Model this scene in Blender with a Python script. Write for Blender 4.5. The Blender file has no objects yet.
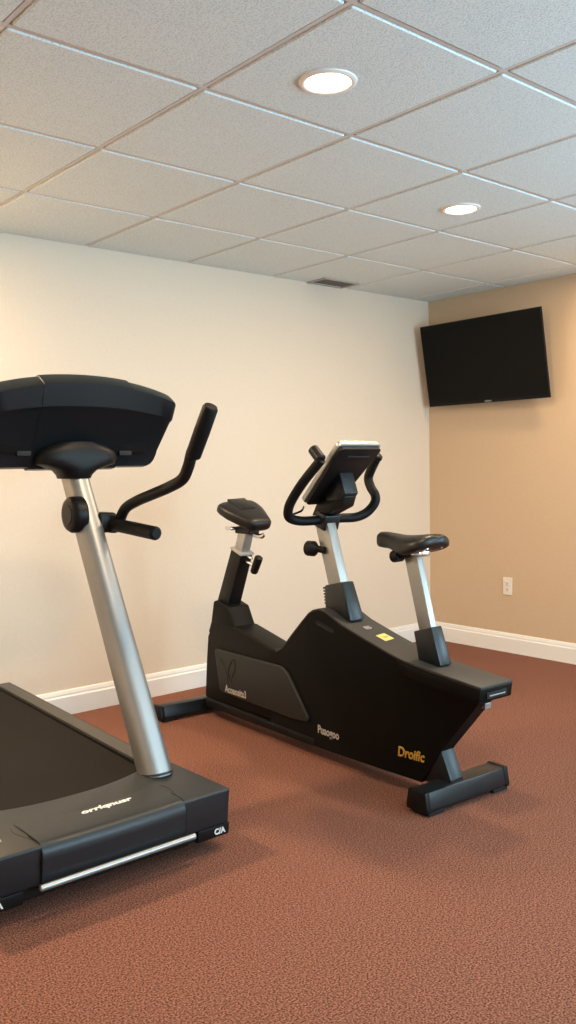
import bpy, bmesh, math, random
from mathutils import Vector, Matrix
from mathutils.bvhtree import BVHTree
random.seed(4)
S = bpy.context.scene
COL = S.collection
PI = math.pi

# ------------------------------------------------------------------ camera
F_PX, YAW, PITCH, ROLL = 886.77, 0.70497, 0.053135, -0.015347
cam_d = bpy.data.cameras.new('camera')
cam_d.sensor_fit = 'VERTICAL'
cam_d.sensor_height = 36.0
cam_d.lens = 36.0 * F_PX / 1024.0
cam_d.clip_start = 0.05
cam = bpy.data.objects.new('camera', cam_d)
COL.objects.link(cam)
fwd = Vector((math.sin(YAW)*math.cos(PITCH), math.cos(YAW)*math.cos(PITCH), -math.sin(PITCH)))
r0 = Vector((math.cos(YAW), -math.sin(YAW), 0))
u0 = r0.cross(fwd)
rt = r0*math.cos(ROLL) + u0*math.sin(ROLL)
up = rt.cross(fwd)
M = Matrix((rt, up, -fwd)).transposed().to_4x4()
M.translation = Vector((-4.96904, -4.2451, 1.28555))
cam.matrix_world = M
S.camera = cam

# ------------------------------------------------------------------ world, exposure, daylight
S.view_settings.view_transform = 'Standard'
S.view_settings.look = 'None'
S.view_settings.gamma = 1
S.view_settings.use_curve_mapping = False
S.view_settings.exposure = 0.12
w = bpy.data.worlds.new('world'); S.world = w; w.use_nodes = True
w.node_tree.nodes['Background'].inputs[0].default_value = (0.62, 0.8, 1.0, 1)
w.node_tree.nodes['Background'].inputs[1].default_value = 1.5

LAMP_W, WIN_W, SIDE_W = 20.0, 155.0, 100.0
LAMP_COL = (1.0, 0.74, 0.47)

def area(name, loc, rot, sx, sy, power, color, parent=None, shape='RECTANGLE', spread=None):
    l = bpy.data.lights.new(name, 'AREA')
    l.shape = shape; l.size = sx
    if shape in ('RECTANGLE', 'ELLIPSE'): l.size_y = sy
    l.energy = power; l.color = color
    if spread: l.spread = spread
    o = bpy.data.objects.new(name, l); COL.objects.link(o)
    o.location = loc; o.rotation_euler = rot
    if parent: o.parent = parent
    return o
# cool area lights added outside the unseen windows, tilted up to light the ceiling
area('window_daylight', (-2.0, -6.46, 1.45), (PI/2+.55, 0, 0), 2.3, 1.3, WIN_W, (0.52, 0.81, 1.0))
area('window_daylight', (0.26, -4.3, 1.35), (PI/2+.75, 0, PI/2), 1.6, 1.3, SIDE_W, (0.52, 0.81, 1.0))

# ------------------------------------------------------------------ materials
def new_mat(name, col, rough=0.5, metal=0.0, spec=0.5):
    m = bpy.data.materials.new(name); m.use_nodes = True
    b = m.node_tree.nodes['Principled BSDF']
    b.inputs['Base Color'].default_value = (*col, 1)
    b.inputs['Roughness'].default_value = rough
    b.inputs['Metallic'].default_value = metal
    b.inputs['Specular IOR Level'].default_value = spec
    return m
def tex(m, scale, c1, c2, kind='noise', bump=0.0, dist=0.002, lo=0.35, hi=0.65, detail=4, stretch=None):
    nt = m.node_tree; N = nt.nodes; L = nt.links
    b = N['Principled BSDF']
    tc = N.new('ShaderNodeTexCoord'); mp = N.new('ShaderNodeMapping')
    L.new(tc.outputs['Object'], mp.inputs[0])
    if stretch: mp.inputs['Scale'].default_value = stretch
    if kind == 'noise':
        t = N.new('ShaderNodeTexNoise'); t.inputs['Detail'].default_value = detail; out = t.outputs[0]
    else:
        t = N.new('ShaderNodeTexVoronoi'); out = t.outputs[0]
    t.inputs['Scale'].default_value = scale
    L.new(mp.outputs[0], t.inputs['Vector'])
    r = N.new('ShaderNodeValToRGB')
    r.color_ramp.elements[0].position = lo; r.color_ramp.elements[1].position = hi
    r.color_ramp.elements[0].color = (*c1, 1); r.color_ramp.elements[1].color = (*c2, 1)
    L.new(out, r.inputs[0]); L.new(r.outputs[0], b.inputs['Base Color'])
    if bump:
        bp = N.new('ShaderNodeBump'); bp.inputs['Strength'].default_value = bump
        bp.inputs['Distance'].default_value = dist
        L.new(out, bp.inputs['Height']); L.new(bp.outputs[0], b.inputs['Normal'])
    return m
M_ = {}
M_['cream'] = tex(new_mat('cream_paint', (.7,.6,.48), .7), 60, (.785,.665,.53), (.805,.685,.545), bump=.05)
M_['tan'] = tex(new_mat('tan_paint', (.6,.45,.3), .7), 60, (.62,.455,.30), (.64,.47,.31), bump=.05)
M_['white_trim'] = new_mat('white_trim_paint', (.90,.87,.82), .35)
M_['tile'] = tex(new_mat('ceiling_tile', (.7,.7,.7), .9, spec=.2), 170, (.63,.72,.73), (.79,.88,.89), lo=.38, hi=.5, bump=.5, dist=.003, detail=2)
M_['grid'] = new_mat('ceiling_grid_paint', (.66,.62,.58), .6)
M_['carpet'] = tex(new_mat('carpet', (.3,.12,.07), .95, spec=.1), 190, (.085,.032,.022), (.37,.165,.112), 'noise', bump=1.0, dist=.005, detail=2, lo=.36, hi=.64)
M_['black'] = tex(new_mat('black_plastic', (.006,.006,.006), .45, spec=.25), 400, (.005,.005,.005), (.008,.008,.008), bump=.06, dist=.001)
M_['body'] = tex(new_mat('matte_black_housing', (.005,.005,.005), .5, spec=.14), 500, (.0030,.0034,.0030), (.0045,.005,.0045), bump=.08, dist=.001)
M_['charcoal'] = tex(new_mat('charcoal_plastic', (.03,.03,.03), .5, spec=.3), 300, (.016,.017,.0165), (.021,.022,.021), bump=.05, dist=.001)
M_['hood'] = tex(new_mat('dark_grey_hood', (.05,.05,.05), .42, spec=.5), 500, (.011,.0145,.0175), (.015,.0185,.0215), bump=.06, dist=.001)
M_['slate'] = new_mat('slate_plastic', (.005,.009,.012), .36, spec=.5)
M_['cover'] = tex(new_mat('grey_top_cover', (.05,.05,.05), .5, spec=.4), 500, (.036,.034,.032), (.044,.042,.039), bump=.08, dist=.001)  # top of the black housing, coloured lighter to carry the strong light on it
M_['belt'] = tex(new_mat('running_belt', (.012,.011,.01), .8, spec=.15), 300, (.010,.008,.007), (.015,.012,.010), bump=.2, dist=.001)
M_['ribbed'] = tex(new_mat('ribbed_rail', (.03,.03,.03), .5), 60, (.048,.044,.039), (.075,.069,.062), bump=.4, dist=.002, stretch=(8,.05,1))
M_['silver'] = tex(new_mat('brushed_silver', (.5,.5,.5), .42, .75), 40, (.34,.345,.34), (.38,.385,.38), stretch=(20,20,.3))
M_['pale'] = new_mat('pale_silver_paint', (.42,.43,.42), .38, .7)
M_['chrome'] = new_mat('chrome', (.8,.8,.8), .15, 1.0)
M_['foam'] = tex(new_mat('foam_grip', (.006,.006,.006), .55, spec=.22), 300, (.003,.003,.003), (.006,.006,.006), bump=.3, dist=.002)
M_['leather'] = tex(new_mat('black_vinyl', (.01,.01,.01), .4, spec=.4), 200, (.008,.0075,.007), (.013,.012,.011), bump=.12, dist=.001)
M_['rubber'] = new_mat('rubber', (.008,.008,.008), .7)
M_['screen'] = new_mat('glossy_screen', (.004,.004,.0035), .45, spec=.12)
M_['bezel'] = new_mat('bezel', (.005,.005,.005), .45, spec=.2)
M_['white'] = new_mat('white_print', (.75,.75,.72), .5)
M_['greyprint'] = new_mat('grey_print', (.42,.40,.38), .5)
M_['gold'] = new_mat('gold_print', (.62,.36,.06), .45)
M_['yellow'] = new_mat('yellow_sticker', (.75,.68,.22), .5)
M_['ivory'] = new_mat('ivory_plate', (.86,.78,.69), .4)
M_['dark'] = new_mat('slot_dark', (.01,.01,.01), .8)
M_['slotgrey'] = new_mat('vent_backing', (.14,.13,.12), .8)
M_['ventgrey'] = new_mat('vent_grey', (.42,.40,.37), .6)
M_['glow'] = new_mat('lamp_lens', (1,.95,.85), .4)
_b = M_['glow'].node_tree.nodes['Principled BSDF']
_b.inputs['Emission Color'].default_value = (1.0, .80, .55, 1); _b.inputs['Emission Strength'].default_value = 9.0

# ------------------------------------------------------------------ helpers
def obj(name, bm, mat, parent=None, smooth=False, recalc=True):
    if recalc: bmesh.ops.recalc_face_normals(bm, faces=bm.faces)
    me = bpy.data.meshes.new(name); bm.to_mesh(me); bm.free()
    me.materials.append(M_[mat] if isinstance(mat, str) else mat)
    if smooth:
        for f in me.polygons: f.use_smooth = True
        if smooth != 'all':
            me.set_sharp_from_angle(angle=math.radians(38))
    o = bpy.data.objects.new(name, me); COL.objects.link(o)
    if parent: o.parent = parent
    return o
def struct(name, bm, mat):
    o = obj(name, bm, mat); o['kind'] = 'structure'; return o
def thing(name, label, cat, loc=(0,0,0), rotz=0, group=None):
    o = bpy.data.objects.new(name, None); COL.objects.link(o)
    o.empty_display_size = .1
    o.location = loc; o.rotation_euler = (0,0,rotz)
    o['label'] = label; o['category'] = cat
    if group: o['group'] = group
    return o
def bevel_all(bm, w, seg=2, edges=None, ang=30):
    if edges is None:
        bm.normal_update()
        edges = [e for e in bm.edges if len(e.link_faces)==2 and e.calc_face_angle(0) > math.radians(ang)]
    bmesh.ops.bevel(bm, geom=edges, offset=w, segments=seg, profile=.5, affect='EDGES', clamp_overlap=True)
def box(bm, lo, hi, bev=0, seg=2):
    b = bmesh.new()
    bmesh.ops.create_cube(b, size=1)
    for v in b.verts:
        v.co = Vector([(lo[i]+hi[i])/2 + v.co[i]*(hi[i]-lo[i]) for i in range(3)])
    if bev: bevel_all(b, bev, seg)
    merge(bm, b); return bm
def merge(dst, src):
    me = bpy.data.meshes.new('tmp'); src.to_mesh(me); src.free(); dst.from_mesh(me); bpy.data.meshes.remove(me)
def prism(bm, pts, frame, d0, d1, bev=0, seg=2):
    """pts 2-D outline; frame(a,b,d)->xyz ; extruded from d0 to d1"""
    b = bmesh.new()
    A = [b.verts.new(frame(p[0],p[1],d0)) for p in pts]
    B = [b.verts.new(frame(p[0],p[1],d1)) for p in pts]
    b.faces.new(A); b.faces.new(B[::-1])
    n = len(pts)
    for i in range(n): b.faces.new((A[i], B[i], B[(i+1)%n], A[(i+1)%n]))
    bmesh.ops.recalc_face_normals(b, faces=b.faces)
    if bev: bevel_all(b, bev, seg, ang=20)
    merge(bm, b); return bm
YZ = lambda a,b,d: (d,a,b)
XY = lambda a,b,d: (a,b,d)
XZ = lambda a,b,d: (a,d,b)
def loft(bm, rings, cap=True, closed=True):
    R = [[bm.verts.new(p) for p in r] for r in rings]
    n = len(R[0])
    for a, b in zip(R, R[1:]):
        for i in range(n if closed else n-1):
            j = (i+1)%n
            bm.faces.new((a[i], a[j], b[j], b[i]))
    if cap:
        bm.faces.new(R[0][::-1]); bm.faces.new(R[-1])
    return bm
def catmull(P, n=8):
    P = [Vector(p) for p in P]; out = []
    Q = [P[0]*2-P[1]] + P + [P[-1]*2-P[-2]]
    for i in range(1, len(Q)-2):
        a,b,c,d = Q[i-1:i+3]
        for k in range(n):
            t = k/n
            out.append(.5*((2*b)+(c-a)*t+(2*a-5*b+4*c-d)*t*t+(3*b-a-3*c+d)*t**3))
    out.append(P[-1]); return out
def tube(bm, path, r, seg=16, ref=Vector((0,0,1)), r2=None, superell=None):
    """sweep of a round/elliptic section; r may be a list"""
    path = [Vector(p) for p in path]; rings = []
    t0 = (path[1]-path[0]).normalized()
    a = ref if abs(t0.dot(ref)) < .95 else Vector((1,0,0))
    n = (a - t0*a.dot(t0)).normalized()
    for i, p in enumerate(path):
        t = (path[min(i+1,len(path)-1)] - path[max(i-1,0)]).normalized()
        n = (n - t*n.dot(t)).normalized(); bq = t.cross(n)
        rr = r[i] if isinstance(r, (list,tuple)) else r
        rb = rr if r2 is None else (r2[i] if isinstance(r2,(list,tuple)) else r2)
        ring = []
        for k in range(seg):
            an = 2*PI*k/seg; c, s = math.cos(an), math.sin(an)
            if superell:
                e = 2/superell
                c = math.copysign(abs(c)**e, c); s = math.copysign(abs(s)**e, s)
            ring.append(p + n*rr*c + bq*rb*s)
        rings.append(ring)
    return loft(bm, rings)
def cyl(bm, p0, p1, r, seg=24, bev=0):
    p0, p1 = Vector(p0), Vector(p1)
    d = (p1-p0).normalized()
    if bev:
        tube(bm, [p0, p0+d*.0001, p0+d*bev, p1-d*bev, p1-d*.0001, p1], [r-bev, r-bev, r, r, r-bev, r-bev], seg)
    else: tube(bm, [p0, p1], r, seg)
    return bm
def bar(bm, p0, p1, wx, wy, bev=.006, wx1=None, wy1=None):
    """rectangular post whose section is wide wx along X and wy across (in the YZ plane)"""
    p0, p1 = Vector(p0), Vector(p1); t = (p1-p0).normalized()
    X = Vector((1,0,0)); X = (X - t*X.dot(t)).normalized(); Y = t.cross(X)
    wx1 = wx1 or wx; wy1 = wy1 or wy
    b = bmesh.new(); rings = []
    for p, a, c in ((p0,wx,wy),(p1,wx1,wy1)):
        rings.append([p+X*sx*a/2+Y*sy*c/2 for sx,sy in ((-1,-1),(1,-1),(1,1),(-1,1))])
    loft(b, rings); bmesh.ops.recalc_face_normals(b, faces=b.faces)
    if bev: bevel_all(b, bev, 2)
    merge(bm, b); return bm
def text(name, s, size, loc, rot, mat, parent, depth=.0006, shear=0, xs=1.0, label=None, bold=0.0):
    c = bpy.data.curves.new(name, 'FONT'); c.body = s; c.size = size; c.extrude = depth
    c.align_x = 'CENTER'; c.align_y = 'CENTER'; c.shear = shear; c.offset = bold; c.resolution_u = 3
    o = bpy.data.objects.new(name, c); COL.objects.link(o)
    bpy.context.view_layer.update()
    me = bpy.data.meshes.new_from_object(o.evaluated_get(bpy.context.evaluated_depsgraph_get()))
    bpy.data.objects.remove(o); bpy.data.curves.remove(c)
    me.transform(Matrix.Diagonal((xs,1,1,1)))
    me.materials.clear(); me.materials.append(M_[mat])
    o = bpy.data.objects.new(name, me); COL.objects.link(o)
    if rot is not None and not isinstance(rot, Matrix): o.rotation_euler = rot
    else: o.rotation_euler = rot.to_euler()
    o.location = loc
    if parent: o.parent = parent
    if label: o['label'] = label
    return o
def basis(right, up):
    r = Vector(right).normalized(); u = Vector(up); u = (u - r*u.dot(r)).normalized()
    return Matrix((r, u, r.cross(u))).transposed()

# ------------------------------------------------------------------ room shell
H = 2.44; XL, YB = -6.6, -6.3
bm = bmesh.new(); box(bm, (XL-.1, YB-.1, -.1), (.1, .1, 0)); struct('floor', bm, 'carpet')
bm = bmesh.new(); box(bm, (XL-.1, 0, 0), (0, .1, H+.1)); struct('wall_back', bm, 'cream')
bm = bmesh.new(); box(bm, (XL-.1, YB, 0), (XL, 0, H+.1)); struct('wall_left', bm, 'cream')
# right wall with a window opening, out of view, added for the cool light
bm = bmesh.new()
box(bm, (0, -3.5, 0), (.1, .1, H+.1)); box(bm, (0, YB, 0), (.1, -5.1, H+.1))
box(bm, (0, -5.1, 0), (.1, -3.5, .9)); box(bm, (0, -5.1, 2.2), (.1, -3.5, H+.1))
struct('wall_right', bm, 'tan')
bm = bmesh.new()
box(bm, (XL, YB-.1, 0), (-3.15, YB, H+.1)); box(bm, (-.85, YB-.1, 0), (0, YB, H+.1))
box(bm, (-3.15, YB-.1, 0), (-.85, YB, .9)); box(bm, (-3.15, YB-.1, 2.2), (-.85, YB, H+.1))
struct('wall_front', bm, 'cream')
for n, (a, b, fixed, ax) in enumerate(((-3.15, -.85, YB-.05, 'x'), (-5.1, -3.5, .05, 'y'))):  # unseen windows, added so the cool light has a source
    bm = bmesh.new()
    def seg(lo, hi, z0, z1, t=.03):
        if ax == 'x': box(bm, (lo, fixed-t, z0), (hi, fixed+t, z1))
        else: box(bm, (fixed-t, lo, z0), (fixed+t, hi, z1))
    seg(a, b, .9, .95); seg(a, b, 2.15, 2.2); seg(a, a+.05, .95, 2.15); seg(b-.05, b, .95, 2.15)
    seg((a+b)/2-.02, (a+b)/2+.02, .95, 2.15)
    struct('window_%d' % (n+1), bm, 'white_trim')

# suspended ceiling: tegular tiles standing a little proud of a recessed grid
SX, SY, GX, GY = .6291, .649, -3.3468, -.67
xs = [GX + k*SX for k in range(-6, 6)]
xs = [XL] + [x for x in xs if XL+.06 < x < -.02] + [0]
ys = [YB] + sorted([y for y in [GY - k*SY for k in range(0, 9)] if y > YB+.08]) + [0]
bm = bmesh.new(); box(bm, (XL-.1, YB-.1, H+.012), (.1, .1, H+.1)); struct('ceiling', bm, 'grid')
bm = bmesh.new(); g = .012
for x0, x1 in zip(xs, xs[1:]):
    for y0, y1 in zip(ys, ys[1:]):
        box(bm, (x0+(g if x0>XL else 0), y0+(g if y0>YB else 0), H), (x1-(g if x1<0 else .0), y1-(g if y1<0 else 0), H+.03), bev=.004, seg=1)
o = struct('ceiling_tiles', bm, 'tile'); o.name = 'ceiling.001'
# T-bars sitting in the grooves
bm = bmesh.new()
for x in xs[1:-1]: box(bm, (x-.007, YB, H+.004), (x+.007, 0, H+.012))
for y in ys[1:-1]: box(bm, (XL, y-.007, H+.0035), (0, y+.007, H+.012))
struct('trim_1', bm, 'grid')

# skirting boards with a moulded top
def skirt(name, path_is_back):
    prof = [(0,0),(.016,0),(.016,.095),(.011,.103),(.011,.112),(.006,.128),(0,.130)]
    b = bmesh.new()
    if path_is_back: prism(b, [(-d, z) for d, z in prof], YZ, XL, 0)
    else: prism(b, [(-d, z) for d, z in prof], XZ, YB, 0)
    struct(name, b, 'white_trim')
skirt('baseboard_back', True); skirt('baseboard_right', False)

# ------------------------------------------------------------------ wall television
def build_tv():
    yaw, tilt, wd = .028, .174, 1.0; ht = wd*.5625
    nrm = Vector((-math.cos(yaw), math.sin(yaw), 0)); r = Vector((-math.sin(yaw), -math.cos(yaw), 0))
    z = Vector((0,0,1)); N = nrm*math.cos(tilt) - z*math.sin(tilt); U = nrm*math.sin(tilt) + z*math.cos(tilt)
    c = Vector((-.146, -.574, 1.957))
    t = thing('wall_television', 'black flat television tilted down from the tan wall in the corner', 'television', c)
    def P(a, b, d): return r*a + U*b + N*d
    fr = lambda a, b, d: P(a, b, d)
    bm = bmesh.new(); prism(bm, [(-wd/2,-ht/2),(wd/2,-ht/2),(wd/2,ht/2),(-wd/2,ht/2)], fr, -.014, 0, bev=.003)
    obj('bezel', bm, 'bezel', t)
    bm = bmesh.new(); prism(bm, [(-wd/2+.009,-ht/2+.02),(wd/2-.009,-ht/2+.02),(wd/2-.009,ht/2-.009),(-wd/2+.009,ht/2-.009)], fr, -.004, .0012)
    obj('screen', bm, 'screen', t)
    bm = bmesh.new(); prism(bm, [(-.34,-.2),(.34,-.2),(.34,.12),(-.34,.12)], fr, -.050, -.013, bev=.01)
    obj('rear_housing', bm, 'bezel', t)
    text('lettering', 'SAMSON', .014, P(.02, -ht/2+.010, .0008), basis(r, U), 'white', t, label='small pale maker lettering on lower bezel')
    # bracket to the wall
    br = bmesh.new()
    box(br, (.122, -.13, -.12), (.146, .13, .12), bev=.003)
    arm = obj('wall_bracket', br, 'black', t)
    b2 = bmesh.new()
    b2.free()
    for y in (-.08, .08):
        b2 = bmesh.new(); bar(b2, (.125, y, .0), P(y*-1, -.02, -.045), .03, .02, .002)
        obj('bracket_arm', b2, 'black', t)
build_tv()

# ------------------------------------------------------------------ wall outlet
t = thing('wall_outlet', 'white duplex wall outlet low on the tan wall above the baseboard', 'outlet', (0, -.679, .447))
bm = bmesh.new(); box(bm, (-.007, -.036, -.059), (0, .036, .059), bev=.003); obj('cover_plate', bm, 'ivory', t)
for s in (-1, 1):
    bm = bmesh.new(); box(bm, (-.010, -.017, s*.021-.0145), (-.005, .017, s*.021+.0145), bev=.003)
    so = obj('socket', bm, 'ivory', t)
    bm = bmesh.new()
    for y in (-.007, .006): box(bm, (-.0106, y-.0015, s*.021-.003), (-.0098, y+.0015, s*.021+.007))
    cyl(bm, (-.0106, 0, s*.021-.008), (-.0098, 0, s*.021-.008), .0028, 10)
    obj('slot', bm, 'dark', so)
bm = bmesh.new(); cyl(bm, (-.009, 0, 0), (-.006, 0, 0), .003, 10); obj('screw', bm, 'chrome', t)

# ------------------------------------------------------------------ ceiling vent
t = thing('ceiling_vent', 'small grey louvred vent in the ceiling above the cream wall', 'vent', (-1.03, -.095, H))
bm = bmesh.new()
box(bm, (-.15, -.085, -.008), (.15, -.068, 0)); box(bm, (-.15, .068, -.008), (.15, .085, 0))
box(bm, (-.15, -.068, -.008), (-.133, .068, 0)); box(bm, (.133, -.068, -.008), (.15, .068, 0))
obj('frame', bm, 'ventgrey', t)
bm = bmesh.new(); box(bm, (-.133, -.068, -.001), (.133, .068, .0)); obj('backing', bm, 'slotgrey', t)
for k in range(7):
    bm = bmesh.new(); y = -.057 + k*.019
    bar(bm, (-.133, y, -.005), (.133, y, -.005), .012, .0025, 0)
    obj('slat', bm, 'ventgrey', t)

# ------------------------------------------------------------------ recessed lamps
def lamp(x, y, label, power=1.0):
    t = thing('recessed_light', label, 'light', (x, y, H), 0, 'round recessed ceiling lights')
    ro, ri, n = .088, .069, 48
    def ring(r, z): return [(r*math.cos(2*PI*k/n), r*math.sin(2*PI*k/n), z) for k in range(n)]
    bm = bmesh.new()
    loft(bm, [ring(ro, 0), ring(ro, -.004), ring(ro-.006, -.008), ring(ri+.004, -.008), ring(ri, -.005), ring(ri-.002, 0)], cap=False)
    obj('trim_ring', bm, 'white_trim', t, smooth=True)
    bm = bmesh.new()
    loft(bm, [ring(ri, -.002), ring(ri*.9, -.006), ring(ri*.6, -.011), ring(ri*.25, -.013)])
    obj('lens', bm, 'glow', t, smooth='all')
    area('lamp_light', (0, 0, -.02), (0, 0, 0), .14, .14, LAMP_W*power, LAMP_COL, parent=t, shape='DISK')
lamp(-3.085, -2.248, 'larger nearer round recessed ceiling light above the treadmill', .85)
lamp(-1.690, -1.640, 'smaller farther round recessed ceiling light toward the television wall')
lamp(-4.29, -.345, 'recessed ceiling light over the far end of the treadmill belt', 3.3)  # unseen lamp added, extra strong to throw the treadmill's shadow forward
lamp(-.51, -1.62, 'recessed ceiling light nearest the tan wall', .55)  # unseen lamp added to cast the shadow below the television
lamp(-4.29, -4.24, 'recessed ceiling light in the rear half of the room', .35)  # this lamp and the next are unseen, added for weak warm light
lamp(-1.77, -4.24, 'recessed ceiling light near the side window', .35)

# ------------------------------------------------------------------ treadmill
def build_treadmill():
    t = thing('treadmill', 'black treadmill with wide console and leaning silver post beside cream wall', 'treadmill', (-3.66, -1.0, 0))
    ox, oy = 3.66, 1.0
    L = lambda x, y, z: Vector((x+ox, y+oy, z))        # from room coordinates to the treadmill's own
    # running deck, belt and side rails, rising slightly to the rear
    def rise(y): return .185 + (y+1.5)*.040
    bm = bmesh.new()
    prism(bm, [(-1.80,.045),(-.12,.075),(-.12,rise(-.12)-.03),(-1.80,rise(-1.8)-.035)], lambda a,b,d: L(d,a,b), -3.96, -3.36)
    obj('deck', bm, 'black', t)
    bm = bmesh.new()
    prism(bm, [(-1.72,.10),(-1.72,rise(-1.72)+.002),(-.13,rise(-.13)+.002),(-.115,rise(-.1)-.035),(-.13,.1)], lambda a,b,d: L(d,a,b), -3.996, -3.324, bev=.003)
    obj('running_belt', bm, 'belt', t)
    for s in (-1, 1):
        def fx(d): return -3.66 + s*d
        bm = bmesh.new()
        prof = [(-1.62,.04),(-1.62,rise(-1.62)+.012),(-.10,rise(-.10)+.008),(-.085,rise(-.1)-.01),(-.085,.075),(-.2,.055)]
        prism(bm, prof, lambda a,b,d: L(fx(d),a,b), .340, .42, bev=.005)
        rl = obj('side_rail', bm, 'black', t, smooth=True)
        bm = bmesh.new()
        prism(bm, [(-1.5,rise(-1.5)+.0105),(-1.5,rise(-1.5)+.0145),(-.12,rise(-.12)+.012),(-.12,rise(-.12)+.008)], lambda a,b,d: L(fx(d),a,b), .347, .408)
        obj('foot_strip', bm, 'ribbed', rl)
    for s in (-1, 1):
        bm = bmesh.new(); cyl(bm, L(-3.66+s*.30, -.20, 0.035), L(-3.66+s*.35, -.20, 0.035), .035, 20, .004)
        obj('rear_foot', bm, 'rubber', t, smooth=True)
    # motor hood: top plate whose rear edge is an arc over the belt
    arc = []
    for k in range(25):
        u = -1 + 2*k/24
        arc.append((-3.66 + u*.345, -1.575 + .085*abs(u)**2.4))
    pts = [(-4.087,-1.885),(-3.233,-1.885),(-3.233,-1.52),(-3.255,-1.46),(-3.315,-1.44)] + arc[::-1] + [(-4.005,-1.44),(-4.065,-1.46),(-4.087,-1.52)]
    b = bmesh.new()
    prism(b, pts, lambda a,b_,d: L(a,b_,d), .085, .207, bev=.009, seg=3)
    # front face slopes back a little at the bottom, sides tuck in
    for v in b.verts:
        k = (.207 - v.co.z)/.122
        if v.co.y < -.80: v.co.y += .012*k
        if v.co.z < .15: v.co.x *= 1 - .004*k
    obj('motor_hood', b, 'hood', t, smooth=True)
    # removable front cover between the seams, with a larger rounded front edge
    prof = [(-1.862,.088),(-1.880,.090),(-1.893,.165),(-1.892,.184),(-1.886,.198),(-1.875,.2085),(-1.860,.2125),(-1.80,.212),(-1.745,.210),(-1.715,.2080),(-1.715,.15)]
    b = bmesh.new(); rings = []
    for x in [-3.905 + .488*k/16 for k in range(17)]:
        u = (x+3.661)/.244; sag = .006*(1-u*u)
        bow = .03*(u*u)
        rings.append([L(x, y - sag + (bow if y > -1.75 else 0), z) for y, z in prof])
    loft(b, rings); obj('front_cover', b, 'hood', t, smooth=True)
    for x in (-3.907, -3.415):
        b = bmesh.new()
        pr2 = [(y-.001, z+.001) for y, z in prof[1:8]]; pr3 = [(y+.006, z-.006) for y, z in prof[1:8]][::-1]
        prism(b, pr2+pr3, lambda a,b_,d: L(d,a,b_), x-.0012, x+.0012)
        obj('seam', b, 'dark', t)
    # engraved lid line running on towards the side
    for s in (-1, 1):
        b = bmesh.new()
        path = [L(-3.66+s*.244,-1.845,.2072), L(-3.66+s*.262,-1.79,.2072), L(-3.66+s*.27,-1.74,.2072), L(-3.66+s*.262,-1.705,.2072), L(-3.66+s*.36,-1.62,.2072)][:4]
        tube(b, catmull(path, 4), .0009, 6)
        obj('lid_line', b, 'dark', t)
    # lower black corner pieces with transport wheels
    for s in (-1, 1):
        b = bmesh.new(); X = lambda d: -3.66 + s*d
        prism(b, [(-1.876,.088),(-1.872,.047),(-1.80,.04),(-1.70,.04),(-1.70,.088)], lambda a,b_,d: L(X(d),a,b_), .30, .427, bev=.004)
        fb = obj('corner_block', b, 'black', t, smooth=True)
        text('lettering', 'C/A', .026, L(-3.66+s*.385 , -1.877, .068), basis((1,0,0),(0,.04,1)), 'white', fb, bold=.0012, label='small white letters on the corner block')
        b = bmesh.new(); cyl(b, L(X(.27),-1.76,.036), L(X(.325),-1.76,.036), .036, 24, .004)
        obj('transport_wheel', b, 'rubber', t, smooth=True)
    b = bmesh.new(); box(b, L(-3.98,-1.86,.05), L(-3.34,-1.5,.095), bev=.004); obj('under_pan', b, 'black', t)
    # silver bar along the foot of the front cover
    b = bmesh.new(); cyl(b, L(-3.925,-1.905,.094), L(-3.392,-1.905,.094), .0095, 20, .003)
    obj('front_bar', b, 'pale', t, smooth=True)
    text('lettering', 'orrlqnusr', .041, L(-3.628, -1.752, .2115), basis((1,.0,0),(0,1,-.03)), 'white', t, bold=.0016, shear=.25, xs=1.12, depth=.0008, label='white italic lettering on the hood')
    b = bmesh.new(); bar(b, L(-3.985,-1.78,.2075), L(-3.975,-1.70,.2075), .008, .002, 0); obj('level_mark', b, 'ventgrey', t)
    # upright post, oval section, leaning back towards the runner
    b = bmesh.new()
    p0, p1 = L(-3.334,-1.597,.155), L(-3.350,-1.030,1.30)
    path = [p0 + (p1-p0)*k/10 for k in range(11)]
    tube(b, path, [.054 - .001*k for k in range(11)], 40, ref=Vector((1,0,0)), r2=[.061-.0003*k for k in range(11)], superell=2.6)
    obj('upright_post', b, 'silver', t, smooth=True)
    b = bmesh.new(); tube(b, [L(-3.336,-1.578,.203), L(-3.336,-1.577,.2085)], [.056,.054], 40, ref=Vector((1,0,0)), r2=[.076,.073])
    obj('post_collar', b, 'hood', t, smooth=True)
    # round pivot cover on the near side of the post
    b = bmesh.new()
    c = L(-3.352, -1.14, 1.108); ax = Vector((-1,0,0)).normalized()
    tube(b, [c+ax*.02, c+ax*.058, c+ax*.070, c+ax*.076], [.070,.070,.062,.044], 36)
    pv = obj('pivot_cover', b, 'black', t, smooth=True)
    b = bmesh.new(); tube(b, [c+ax*.075, c+ax*.079], [.040,.037], 30); obj('pivot_cap', b, 'charcoal', pv, smooth=True)
    # handle bracket on the far side, short grip and bent grip
    b = bmesh.new()
    box(b, L(-3.325,-1.20,1.035), L(-3.245,-1.09,1.112), bev=.014, seg=3); obj('handle_bracket', b, 'black', t, smooth=True)
    b = bmesh.new(); cyl(b, L(-3.262,-1.13,1.070), L(-3.262,-1.505,1.045), .0255, 24, .008)
    obj('short_handle', b, 'foam', t, smooth=True)
    path = [(-3.255,-1.155,1.05),(-3.250,-1.20,1.058),(-3.25,-1.262,1.125),(-3.25,-1.35,1.158),(-3.25,-1.465,1.186),(-3.25,-1.58,1.214),(-3.25,-1.662,1.242),(-3.25,-1.700,1.285),(-3.25,-1.722,1.33),(-3.25,-1.745,1.36)]
    b = bmesh.new(); tube(b, catmull([L(*q) for q in path], 6), .0205, 20); h = obj('bent_handle', b, 'black', t, smooth=True)
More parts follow.
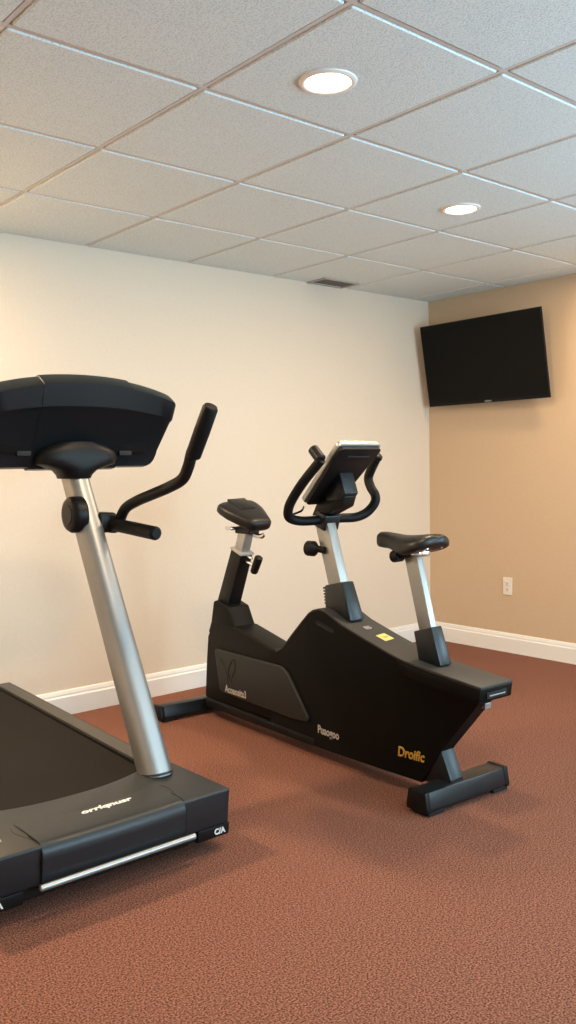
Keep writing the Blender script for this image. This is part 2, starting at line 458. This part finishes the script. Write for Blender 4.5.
    b = bmesh.new()
    q0, q1 = L(-3.25,-1.728,1.318), L(-3.25,-1.842,1.486); d = (q1-q0).normalized()
    tube(b, [q0, q0+d*.006, q0+d*.1, q1-d*.012, q1-d*.003, q1], [.022,.027,.028,.027,.022,.010], 24)
    obj('grip', b, 'foam', h, smooth=True)
    # console: three joined shells, thick brow on top, tilted to the runner
    def sec(x, half):
        u = x/half; top = 1 - .19*abs(u)**2.3
        T = .350*top; e = .012*u*u; B = .118 - .02*u*u
        y = -.075 + .02*abs(u)
        prof = [(y-.078, T-.028),(y-.086, T-.036),(y-.060, T-B),(y-.040, T-B-.012),
                (-.012+e, .03),(.004, .006),(.035,.0),(.085,.025),(.06,.10),(y+.035,T-.05),(y+.02, T-.012),(y-.03,T),(y-.04,T-.003)]
        return prof
    cx, cy, cz = -3.352, -1.045, 1.285
    half = .425
    def shell(name, x0, x1, n, grow, mat, endcap=None):
        b = bmesh.new(); rings = []
        for k in range(n+1):
            x = x0 + (x1-x0)*k/n; P = sec(x, half)
            my = sum(q[0] for q in P)/len(P); mz = sum(q[1] for q in P)/len(P)
            s = 1+grow
            ring = []
            for yy, zz in P:
                slant = 0
                pull = -.075*(x/half)**5*max(0, 1 - zz/.22) if abs(x) > .2 else 0
                ring.append(L(cx+x+pull, cy+my+(yy-my)*s, cz+mz+(zz-mz)*s))
            rings.append(ring)
        # rounded outer ends
        if endcap:
            for e in endcap:
                src = rings[-1] if e > 0 else rings[0]
                cen = sum(src, Vector())/len(src)
                for sh, sc in ((.016,.95),(.026,.86),(.031,.72)):
                    rr = [cen + (p-cen)*sc + Vector((e*sh,0,0)) for p in src]
                    if e > 0: rings.append(rr)
                    else: rings.insert(0, rr)
        loft(b, rings)
        return obj(name, b, mat, t, smooth=True)
    shell('console_centre', -.180, .190, 12, .035, 'slate')
    shell('console_wing', .182, .378, 8, 0.0, 'slate', endcap=(1,))
    shell('console_wing', -.395, -.172, 8, 0.0, 'slate', endcap=(-1,))
    # recessed pockets and bosses on the back of the wings
    for s in (-1, 1):
        b = bmesh.new()
        prism(b, [(s*.19,.225),(s*.33,.205),(s*.31,.055),(s*.19,.055)], lambda a,b_,d: L(cx+a, cy + d - .045 + .18*(.14-b_)*-.0 - (b_-.14)*.33, cz+b_), -.012, .004, bev=.006)
        pk = obj('back_panel', b, 'black', t, smooth=True)
        b = bmesh.new(); box(b, L(cx+s*.215-.028, cy-.040, cz+.048), L(cx+s*.215+.028, cy-.012, cz+.068), bev=.003)
        obj('cup_rest', b, 'rubber', t, smooth=True)
    # display side, facing the runner
    b = bmesh.new(); prism(b, [(-.13,.09),(.13,.09),(.13,.27),(-.13,.27)], lambda a,b_,d: L(cx+a, cy+.085-(b_-.06)*.46+d, cz+b_), .0, .006, bev=.002)
    obj('display', b, 'screen', t)
    # flared neck joining the post to the console
    b = bmesh.new(); rings = []
    for hgt, rx, ry, yy, e in ((-.020,.058,.072,-.020,2.4),(-.005,.064,.078,-.022,2.4),(.012,.085,.080,-.026,2.3),(.024,.125,.078,-.03,2.3),(.036,.165,.074,-.034,2.4),(.06,.172,.066,-.042,2.5),(.085,.160,.056,-.050,2.5),(.105,.120,.044,-.058,2.5),(.122,.070,.03,-.062,2.5)):
        rings.append([L(cx + math.copysign(abs(math.cos(a))**(2/e), math.cos(a))*rx, cy+yy+.012+math.copysign(abs(math.sin(a))**(2/e), math.sin(a))*ry, cz+hgt-.02) for a in [2*PI*k/32 for k in range(32)]])
    loft(b, rings); obj('console_neck', b, 'black', t, smooth=True)
build_treadmill()

# ------------------------------------------------------------------ exercise bike
def build_bike():
    t = thing('exercise_bike', 'long black exercise bike with silver posts, hump body and crossbar feet', 'exercise bike', (-2.335, -1.3, 0), -.0486)
    # main housing: side outline (y, z); tapers to a narrow edge above the front foot
    W = .088
    out = [(.20,.062),(.20,.430),(.15,.441),(.115,.458),(.085,.482),(.03,.535),(-.04,.600),(-.085,.640),(-.115,.657),(-.155,.667),(-.201,.661),(-.303,.619),(-.45,.578),(-.60,.541),(-.663,.527),(-.75,.517)]
    low = [(-.80,.43),(-.992,.417),(-.813,.205),(-.713,.055),(-.5,.060),(-.222,.062)]
    b = bmesh.new()
    poly = out + [(-.98,.49)] + low[1:]
    def wid(y, z):
        if z > .45 or y > -.35: return W-.001
        k = min(1, (-.35 - y)/.42); return (W-.001) - (W-.036)*k
    ring0 = [b.verts.new((-wid(*q), q[0], q[1])) for q in poly]; ring1 = [b.verts.new((wid(*q), q[0], q[1])) for q in poly]
    n = len(poly)
    f0 = b.faces.new(ring0); f1 = b.faces.new(ring1[::-1])
    for i in range(n): b.faces.new((ring0[i], ring1[i], ring1[(i+1)%n], ring0[(i+1)%n]))
    bmesh.ops.recalc_face_normals(b, faces=b.faces)
    bmesh.ops.triangulate(b, faces=[f0, f1])
    mh = obj('main_housing', b, 'body', t, smooth=True)
    # top cover following hump and tail, standing slightly over the sides
    top = [(.16,.438),(.115,.457),(.085,.482),(.03,.535),(-.04,.601),(-.085,.641),(-.115,.658),(-.155,.669),(-.201,.664),(-.303,.622),(-.45,.581),(-.60,.543),(-.663,.530),(-.80,.516),(-1.045,.496)]
    th = [.010]*12 + [.010,.012,.012]
    und = [(y-.004*0, z-h) for (y, z), h in zip(top, th)]
    b = bmesh.new(); prism(b, top + und[::-1], YZ, -W, W, bev=.003)
    obj('top_cover', b, 'cover', t, smooth=True)
    b = bmesh.new(); prism(b, [(-.62,.531),(-.663,.520),(-.80,.505),(-1.044,.485),(-1.037,.436),(-.80,.452),(-.66,.47)], YZ, -W-.001, W+.001, bev=.004)
    obj('tail_housing', b, 'body', t, smooth=True)
    # slot on the tail's end face
    b = bmesh.new(); box(b, (-.055,-1.046,.447), (.055,-1.036,.470), bev=.002); sl = obj('end_recess', b, 'dark', t)
    b = bmesh.new(); box(b, (-.042,-1.0485,.457), (.042,-1.0468,.4605)); obj('end_slot_strip', b, 'greyprint', sl)
    b = bmesh.new(); box(b, (.0,-.992,.39), (.032,-.972,.412), bev=.002); obj('latch', b, 'pale', t)
    # rear housing and low base rail
    b = bmesh.new()
    prism(b, [(.10,.10),(.10,.455),(.182,.438),(.482,.502),(.69,.502),(.738,.421),(.755,.30),(.775,.10)], YZ, -W+.002, .05, bev=.012, seg=3)
    obj('rear_housing', b, 'body', t, smooth=True)
    b = bmesh.new()
    prism(b, [(-.12,.058),(-.12,.092),(.76,.105),(.76,.055)], YZ, -W-.004, .055, bev=.006)
    obj('base_rail', b, 'black', t, smooth=True)
    # raised charcoal side panel with soft corners
    pan = [(.655,.362),(.640,.372),(.12,.376),(.085,.370),(.055,.350),(-.085,.185),(-.088,.168),(-.075,.158),(.02,.150),(.595,.158),(.615,.168)]
    for s, nm in ((-1,'a'),(1,'b')):
        b = bmesh.new()
        if s < 0: prism(b, pan, YZ, -W-.012, -W+.006, bev=.007, seg=3)
        else: prism(b, pan, YZ, .046, .062, bev=.007, seg=3)
        sp = obj('side_panel', b, 'charcoal', t, smooth=True)
        if s < 0:
            b = bmesh.new()
            tube(b, catmull([(-W-.0125,.50,.225),(-W-.0125,.53,.27),(-W-.0125,.515,.31),(-W-.0125,.48,.345),(-W-.0125,.47,.30),(-W-.0125,.50,.25)], 5), .0016, 6)
            tube(b, catmull([(-W-.0125,.53,.22),(-W-.0125,.56,.29),(-W-.0125,.60,.33)], 5), .0012, 6)
            obj('leaf_emblem', b, 'body', sp)
            text('lettering', 'Acoaosits3', .050, (-W-.0122, .470, .186), basis((0,-1,0),(0,0,1)), 'greyprint', sp, bold=.001, xs=.82, label='small grey lettering on the side panel')
    RS = basis((0,-1,0),(0,0,1))
    text('lettering', 'Puaogoo', .050, (-W-.0006, -.212, .142), basis((.0,-1,0),(0,0,1)), 'greyprint', t, bold=.001, xs=.80, label='grey lettering low on the housing')
    bvh = BVHTree.FromPolygons([v.co for v in mh.data.vertices], [list(p.vertices) for p in mh.data.polygons])
    surf = lambda y, z: bvh.ray_cast(Vector((-1, y, z)), Vector((1, 0, 0)))[0]
    pa, pb, pc = surf(-.60, .155), surf(-.735, .155), surf(-.675, .19)
    rv = (pb-pa).normalized(); pm = (pa+pb)/2
    text('lettering', 'Droific', .056, pm + Vector((-.0035,0,0)), basis(rv, pc-surf(-.675,.12)), 'gold', t, depth=.002, bold=.001, shear=.2, xs=.80, label='yellow gold lettering by the front foot')
    # vent slot on the hump
    b = bmesh.new()
    prism(b, [(-.138,.612),(-.150,.618),(-.255,.592),(-.262,.580),(-.250,.572),(-.146,.596)], YZ, -W-.0025, -W+.002, bev=.002)
    sv = obj('vent_slot', b, 'dark', t)
    b = bmesh.new(); tube(b, [(-W-.003,-.15,.603),(-W-.003,-.25,.581)], .0035, 8); obj('vent_louvre', b, 'charcoal', sv)
    # print and sticker on the sloping top
    sl = Vector((0,-.15,-.041)).normalized()
    text('lettering', 'E5', .036, (0,-.372,.6045), basis((1,0,0), -sl), 'greyprint', t, bold=.001, label='tiny pale letters behind the mast')
    b = bmesh.new(); prism(b, [(-.026,-.032),(.030,-.024),(.024,.032),(-.030,.024)], lambda a,c_,d: Vector((a+.005,-.468,.577)) - sl*c_ + Vector((0,-.26,.96))*d, .001, .0022)
    st = obj('warning_sticker', b, 'yellow', t); st['label'] = 'small yellow sticker'
    b = bmesh.new(); prism(b, [(-.012,-.006),(.012,-.006),(.012,.006),(-.012,.006)], lambda a,c_,d: Vector((a+.008,-.468,.577)) - sl*c_ + Vector((0,-.26,.96))*d, .0022, .0028)
    obj('sticker_print', b, 'gold', st)
    # front foot: strut and crossbar
    b = bmesh.new()
    prism(b, [(-.800,.215),(-.856,.098),(-.856,.07),(-.72,.06),(-.68,.20)], YZ, -.034, .034, bev=.003)
    obj('front_strut', b, 'slate', t, smooth=True)
    def foot(name, y0, y1, x0, x1, h):
        b = bmesh.new()
        prof = [(y0+.004,.014),(y0,.024),(y0+.012,h),(y1-.012,h),(y1,.024),(y1-.004,.014)]
        prism(b, prof, YZ, x0, x1, bev=.007)
        o = obj(name, b, 'slate', t, smooth=True)
        for xa in (x0+.012, x1-.087):
            b = bmesh.new(); box(b, (xa, y0+.006, 0), (xa+.085, y1-.006, .02), bev=.004); obj('foot_pad', b, 'rubber', o, smooth=True)
            b = bmesh.new()
            ya, yb = y0-.003, y1+.003
            xe = xa-.016 if xa < 0 else xa+.065
            prism(b, [(ya+.004,.012),(ya,.022),(ya+.012,h+.003),(yb-.012,h+.003),(yb,.022),(yb-.004,.012)], YZ, xe, xe+.024, bev=.006)
            obj('end_cap', b, 'black', o, smooth=True)
        return o
    foot('front_foot', -.880, -.775, -.185, .275, .088)
    foot('rear_foot', .800, .885, -.325, .215, .080)
    b = bmesh.new(); box(b, (-.05,.70,.03), (.03,.82,.075), bev=.005); obj('rear_strut', b, 'black', t)
    # mast boot and mast
    d = Vector((0,-.205,-.40)).normalized()   # down the mast
    m1 = Vector((-.004,-.108,1.035)); m0 = Vector((-.004,-.232,.66))
    b = bmesh.new(); bar(b, m0+(m0-m1)*.05, m1, .048, .082, .004); obj('mast', b, 'pale', t, smooth=True)
    md = (m1-m0).normalized()
    b = bmesh.new(); bar(b, (-.004,-.232,.610), Vector((-.004,-.196,.775)), .078, .170, .006, .066, .118); bt = obj('mast_boot', b, 'slate', t, smooth=True)
    b = bmesh.new()
    for k in range(6): box(b, (-.03, -.140+.002*k-.010, .680+k*.013), (.022, -.132+.002*k+.004, .687+k*.013), bev=.002)
    obj('boot_teeth', b, 'black', bt)
    # adjusting knob on the rear of the mast
    b = bmesh.new()
    kc = Vector((-.028,-.112,.918))
    tube(b, [kc+Vector((0,-.03,-.005)), kc+Vector((-.01,.015,0)), kc+Vector((-.012,.028,0)), kc+Vector((-.016,.034,0)), kc+Vector((-.02,.066,0)), kc+Vector((-.022,.074,0))], [.015,.015,.028,.034,.034,.022], 20)
    obj('adjusting_knob', b, 'black', t, smooth=True)
    # handlebar: one loop tube with rubber ends
    hb = [(-.17,-.288,1.305),(-.19,-.195,1.214),(-.20,-.135,1.145),(-.203,-.108,1.102),(-.188,-.090,1.064),(-.14,-.086,1.046),(-.08,-.095,1.042),(0,-.118,1.047),(.06,-.135,1.049),(.14,-.150,1.050),(.19,-.168,1.070),(.218,-.188,1.110),(.222,-.188,1.145),(.22,-.162,1.180),(.22,-.147,1.221),(.22,-.171,1.266),(.22,-.204,1.312)]
    b = bmesh.new(); tube(b, catmull(hb, 6), .0205, 18); h = obj('handlebar', b, 'foam', t, smooth=True)
    for a, c_ in (((-.17,-.287,1.303),(-.17,-.232,1.352)), ((.22,-.200,1.305),(.22,-.214,1.326))):
        a, c_ = Vector(a), Vector(c_); dd = (c_-a).normalized()
        b = bmesh.new(); tube(b, [a, a+dd*.004, c_-dd*.006, c_], [.019,.0235,.0225,.014], 18); obj('bar_end', b, 'black', h, smooth=True)
    b = bmesh.new(); bar(b, (0.002,-.105,1.008), (0.002,-.128,1.075), .088, .074, .008); cl = obj('clamp', b, 'slate', t, smooth=True)
    b = bmesh.new(); prism(b, [(-.05,1.06),(-.085,1.115),(-.15,1.17),(-.235,1.20),(-.275,1.15),(-.255,1.105),(-.17,1.072)], YZ, -.034, .036, bev=.008)
    obj('console_neck', b, 'black', t, smooth=True)
    # console: tilted slab, silver rim, back turned to the camera
    top_e = Vector((0,-.345,1.372)); bot_e = Vector((0,-.072,1.128))
    upv = (top_e-bot_e); ln = upv.length; upv.normalize()
    nb = Vector((0, upv.z*-1, upv.y)).normalized()      # towards camera / down
    if nb.y > 0: nb = -nb
    cc = (top_e+bot_e)/2 + Vector((-.008,0,0))
    def slab(hw0, hw1, hl, r):
        pts = []
        for sx, sy in ((1,1),(-1,1),(-1,-1),(1,-1)):
            hw = hw1 if sy > 0 else hw0
            for k in range(5):
                a = {(1,1):0,(-1,1):PI/2,(-1,-1):PI,(1,-1):1.5*PI}[(sx,sy)] + k*PI/8
                pts.append((sx*(hw-r)+r*math.cos(a), sy*(hl-r)+r*math.sin(a)))
        return pts
    fr = lambda a, b_, d: cc + Vector((1,0,0))*a + upv*b_ + nb*d
    b = bmesh.new(); prism(b, slab(.096,.118,ln/2,.018), fr, -.012, .012, bev=.004); cs = obj('console', b, 'pale', t, smooth=True)
    b = bmesh.new(); prism(b, slab(.092,.113,ln/2-.008,.016), fr, .008, .030, bev=.008); bk = obj('console_back', b, 'black', cs, smooth=True)
    b = bmesh.new(); prism(b, slab(.082,.102,ln/2-.025,.012), fr, -.016, -.010); obj('display', b, 'screen', cs)
    b = bmesh.new(); tube(b, [fr(-.06,.135,.034), fr(.06,.135,.034)], .004, 8); obj('back_slot', b, 'charcoal', cs)
    # slate bracket block behind the console
    b = bmesh.new()
    q = [(.035,.034),(.055,.06),(-.045,.12),(-.075,.10),(-.075,.034)]
    prism(b, [(-.225,1.262),(-.246,1.262),(-.284,1.162),(-.255,1.130),(-.16,1.13),(-.14,1.20)], YZ, -.040, .036, bev=.004)
    obj('bracket', b, 'slate', cs, smooth=True)
    b = bmesh.new()
    tube(b, catmull([(-.05,-.02,1.10),(-.075,-.03,1.082),(-.09,.03,1.062),(-.10,.05,1.055)], 5), .006, 8, r2=.003); obj('cable', b, 'black', t, smooth=True)
    # saddle post, boot, saddle
    s0 = Vector((0,-.738,.55)); s1 = Vector((0,-.632,.935))
    b = bmesh.new(); bar(b, s0, s1, .030, .068, .003); obj('seat_post', b, 'pale', t, smooth=True)
    b = bmesh.new(); bar(b, (0,-.752,.505), (0,-.709,.648), .062, .112, .005, .058, .098); obj('seat_boot', b, 'slate', t, smooth=True)
    b = bmesh.new(); cyl(b, (-.033,-.56,.920), (-.033,-.64,.932), .012, 14)
    tube(b, [(-.033,-.600,.925),(-.030,-.560,.918),(-.029,-.553,.918)], [.024,.024,.016], 18); cyl(b, (-.03,-.60,.93), (-.0,-.66,.935), .012, 12)
    kb = obj('seat_knob', b, 'black', t, smooth=True)
    b = bmesh.new()
    box(b, (-.03,-.70,.925), (.03,-.60,.948), bev=.004)
    for x in (-.026,.026): tube(b, catmull([(x*.5,-.50,.956),(x,-.58,.944),(x,-.68,.944),(x*1.5,-.75,.962)], 5), .0045, 8)
    obj('seat_rail', b, 'chrome', t, smooth=True)
    # saddle surface: sections from nose (+y) to tail (-y): y, half width, crown z, underside z
    secs = [(-.452,.010,.990,.968),(-.457,.026,1.004,.954),(-.470,.036,1.010,.948),(-.495,.040,1.010,.946),(-.53,.044,1.007,.945),(-.57,.056,1.004,.942),(-.61,.072,1.004,.936),(-.65,.086,1.007,.934),(-.69,.093,1.012,.944),(-.725,.093,1.015,.956),(-.752,.080,1.015,.965),(-.768,.054,1.011,.973),(-.775,.018,1.003,.980)]
    b = bmesh.new(); rings = []
    for y, hw, zt, zb in secs:
        ring = []
        for k in range(28):
            a = 2*PI*k/28; c_, s_ = math.cos(a), math.sin(a)
            x = hw*math.copysign(abs(c_)**.75, c_)
            if s_ >= 0: z = zb + (zt-zb)*(.45 + .55*abs(s_)**.7) - .006*math.exp(-(x/.015)**2)*(hw>.04)
            else: z = zb + (zt-zb)*.45*(1-abs(s_)**.5)
            if hw > .05: z -= .020*(abs(x)/.108)**2
            ring.append((x, y, z))
        rings.append(ring)
    loft(b, rings); obj('saddle', b, 'leather', t, smooth='all')
    # rear pad on its own post
    rp = -.025
    b = bmesh.new(); bar(b, (rp,.645,.56), (rp,.500,.868), .078, .095, .006, .072, .088); obj('pad_post', b, 'black', t, smooth=True)
    b = bmesh.new(); bar(b, (rp,.515,.835), (rp,.463,.965), .050, .062, .004); obj('pad_slider', b, 'pale', t, smooth=True)
    b = bmesh.new(); bar(b, (rp,.502,.862), (rp,.498,.874), .080, .096, .003); obj('post_ring', b, 'ventgrey', t)
    b = bmesh.new()
    prism(b, [(.735,.44),(.705,.50),(.680,.605),(.645,.615),(.545,.590),(.495,.500),(.470,.490),(.47,.44)], YZ, -W+.004, .042, bev=.008)
    obj('pad_post_collar', b, 'body', t, smooth=True)
    b = bmesh.new()
    cyl(b, (rp,.47,.82), (rp+.01,.405,.800), .009, 12); cyl(b, (rp,.47,.845), (rp+.01,.43,.835), .006, 12)
    obj('lever_bolt', b, 'chrome', t, smooth=True)
    b = bmesh.new()
    tube(b, [(rp+.01,.420,.765),(rp+.01,.417,.772),(rp+.012,.385,.830),(rp+.012,.377,.843),(rp+.012,.374,.847)], [.014,.019,.021,.020,.013], 18); obj('lever_knob', b, 'black', t, smooth=True)
    b = bmesh.new()
    box(b, (rp-.07,.49,.972), (rp-.005,.545,.990), bev=.004); tube(b, catmull([(rp+.0,.50,.975),(rp+.01,.43,.955),(rp+.02,.37,.945),(rp+.025,.352,.955)], 5), .012, 10, r2=.006)
    obj('pad_bracket', b, 'chrome', t, smooth=True)
    b = bmesh.new(); box(b, (rp-.03,.40,.955), (rp+.035,.52,.990), bev=.006); obj('pad_mount', b, 'black', t)
    # pad: tapered cushion, tilted, with raised centre
    c0 = Vector((-.010,.575,1.084)); c1 = Vector((.004,.375,.994))
    ax = (c1-c0); L_ = ax.length; ax.normalize(); X = Vector((1,0,0)); X = (X-ax*X.dot(ax)).normalized(); Zn = X.cross(ax)
    if Zn.z < 0: Zn = -Zn
    b = bmesh.new(); rings = []
    for k, (u, hw, th_) in enumerate(((-.02,.085,.014),(-.01,.106,.026),(.02,.116,.033),(.15,.120,.035),(.35,.116,.035),(.6,.096,.035),(.85,.074,.034),(.97,.064,.030),(1.01,.054,.020),(1.03,.036,.010))):
        ring = []
        for j in range(28):
            a = 2*PI*j/28; c_, s_ = math.cos(a), math.sin(a)
            xx = hw*math.copysign(abs(c_)**.55, c_); zz = th_*math.copysign(abs(s_)**.6, s_)
            ring.append(c0 + ax*L_*u + X*xx + Zn*zz)
        rings.append(ring)
    loft(b, rings); pd = obj('rear_pad', b, 'leather', t, smooth='all')
    b = bmesh.new()
    prism(b, [(-.055,-.01),(.055,-.01),(.045,.10),(-.045,.10)], lambda a,b_,d: c0 + ax*b_ + X*a + Zn*d, .028, .040, bev=.005)
    obj('raised_panel', b, 'leather', pd, smooth=True)
build_bike()
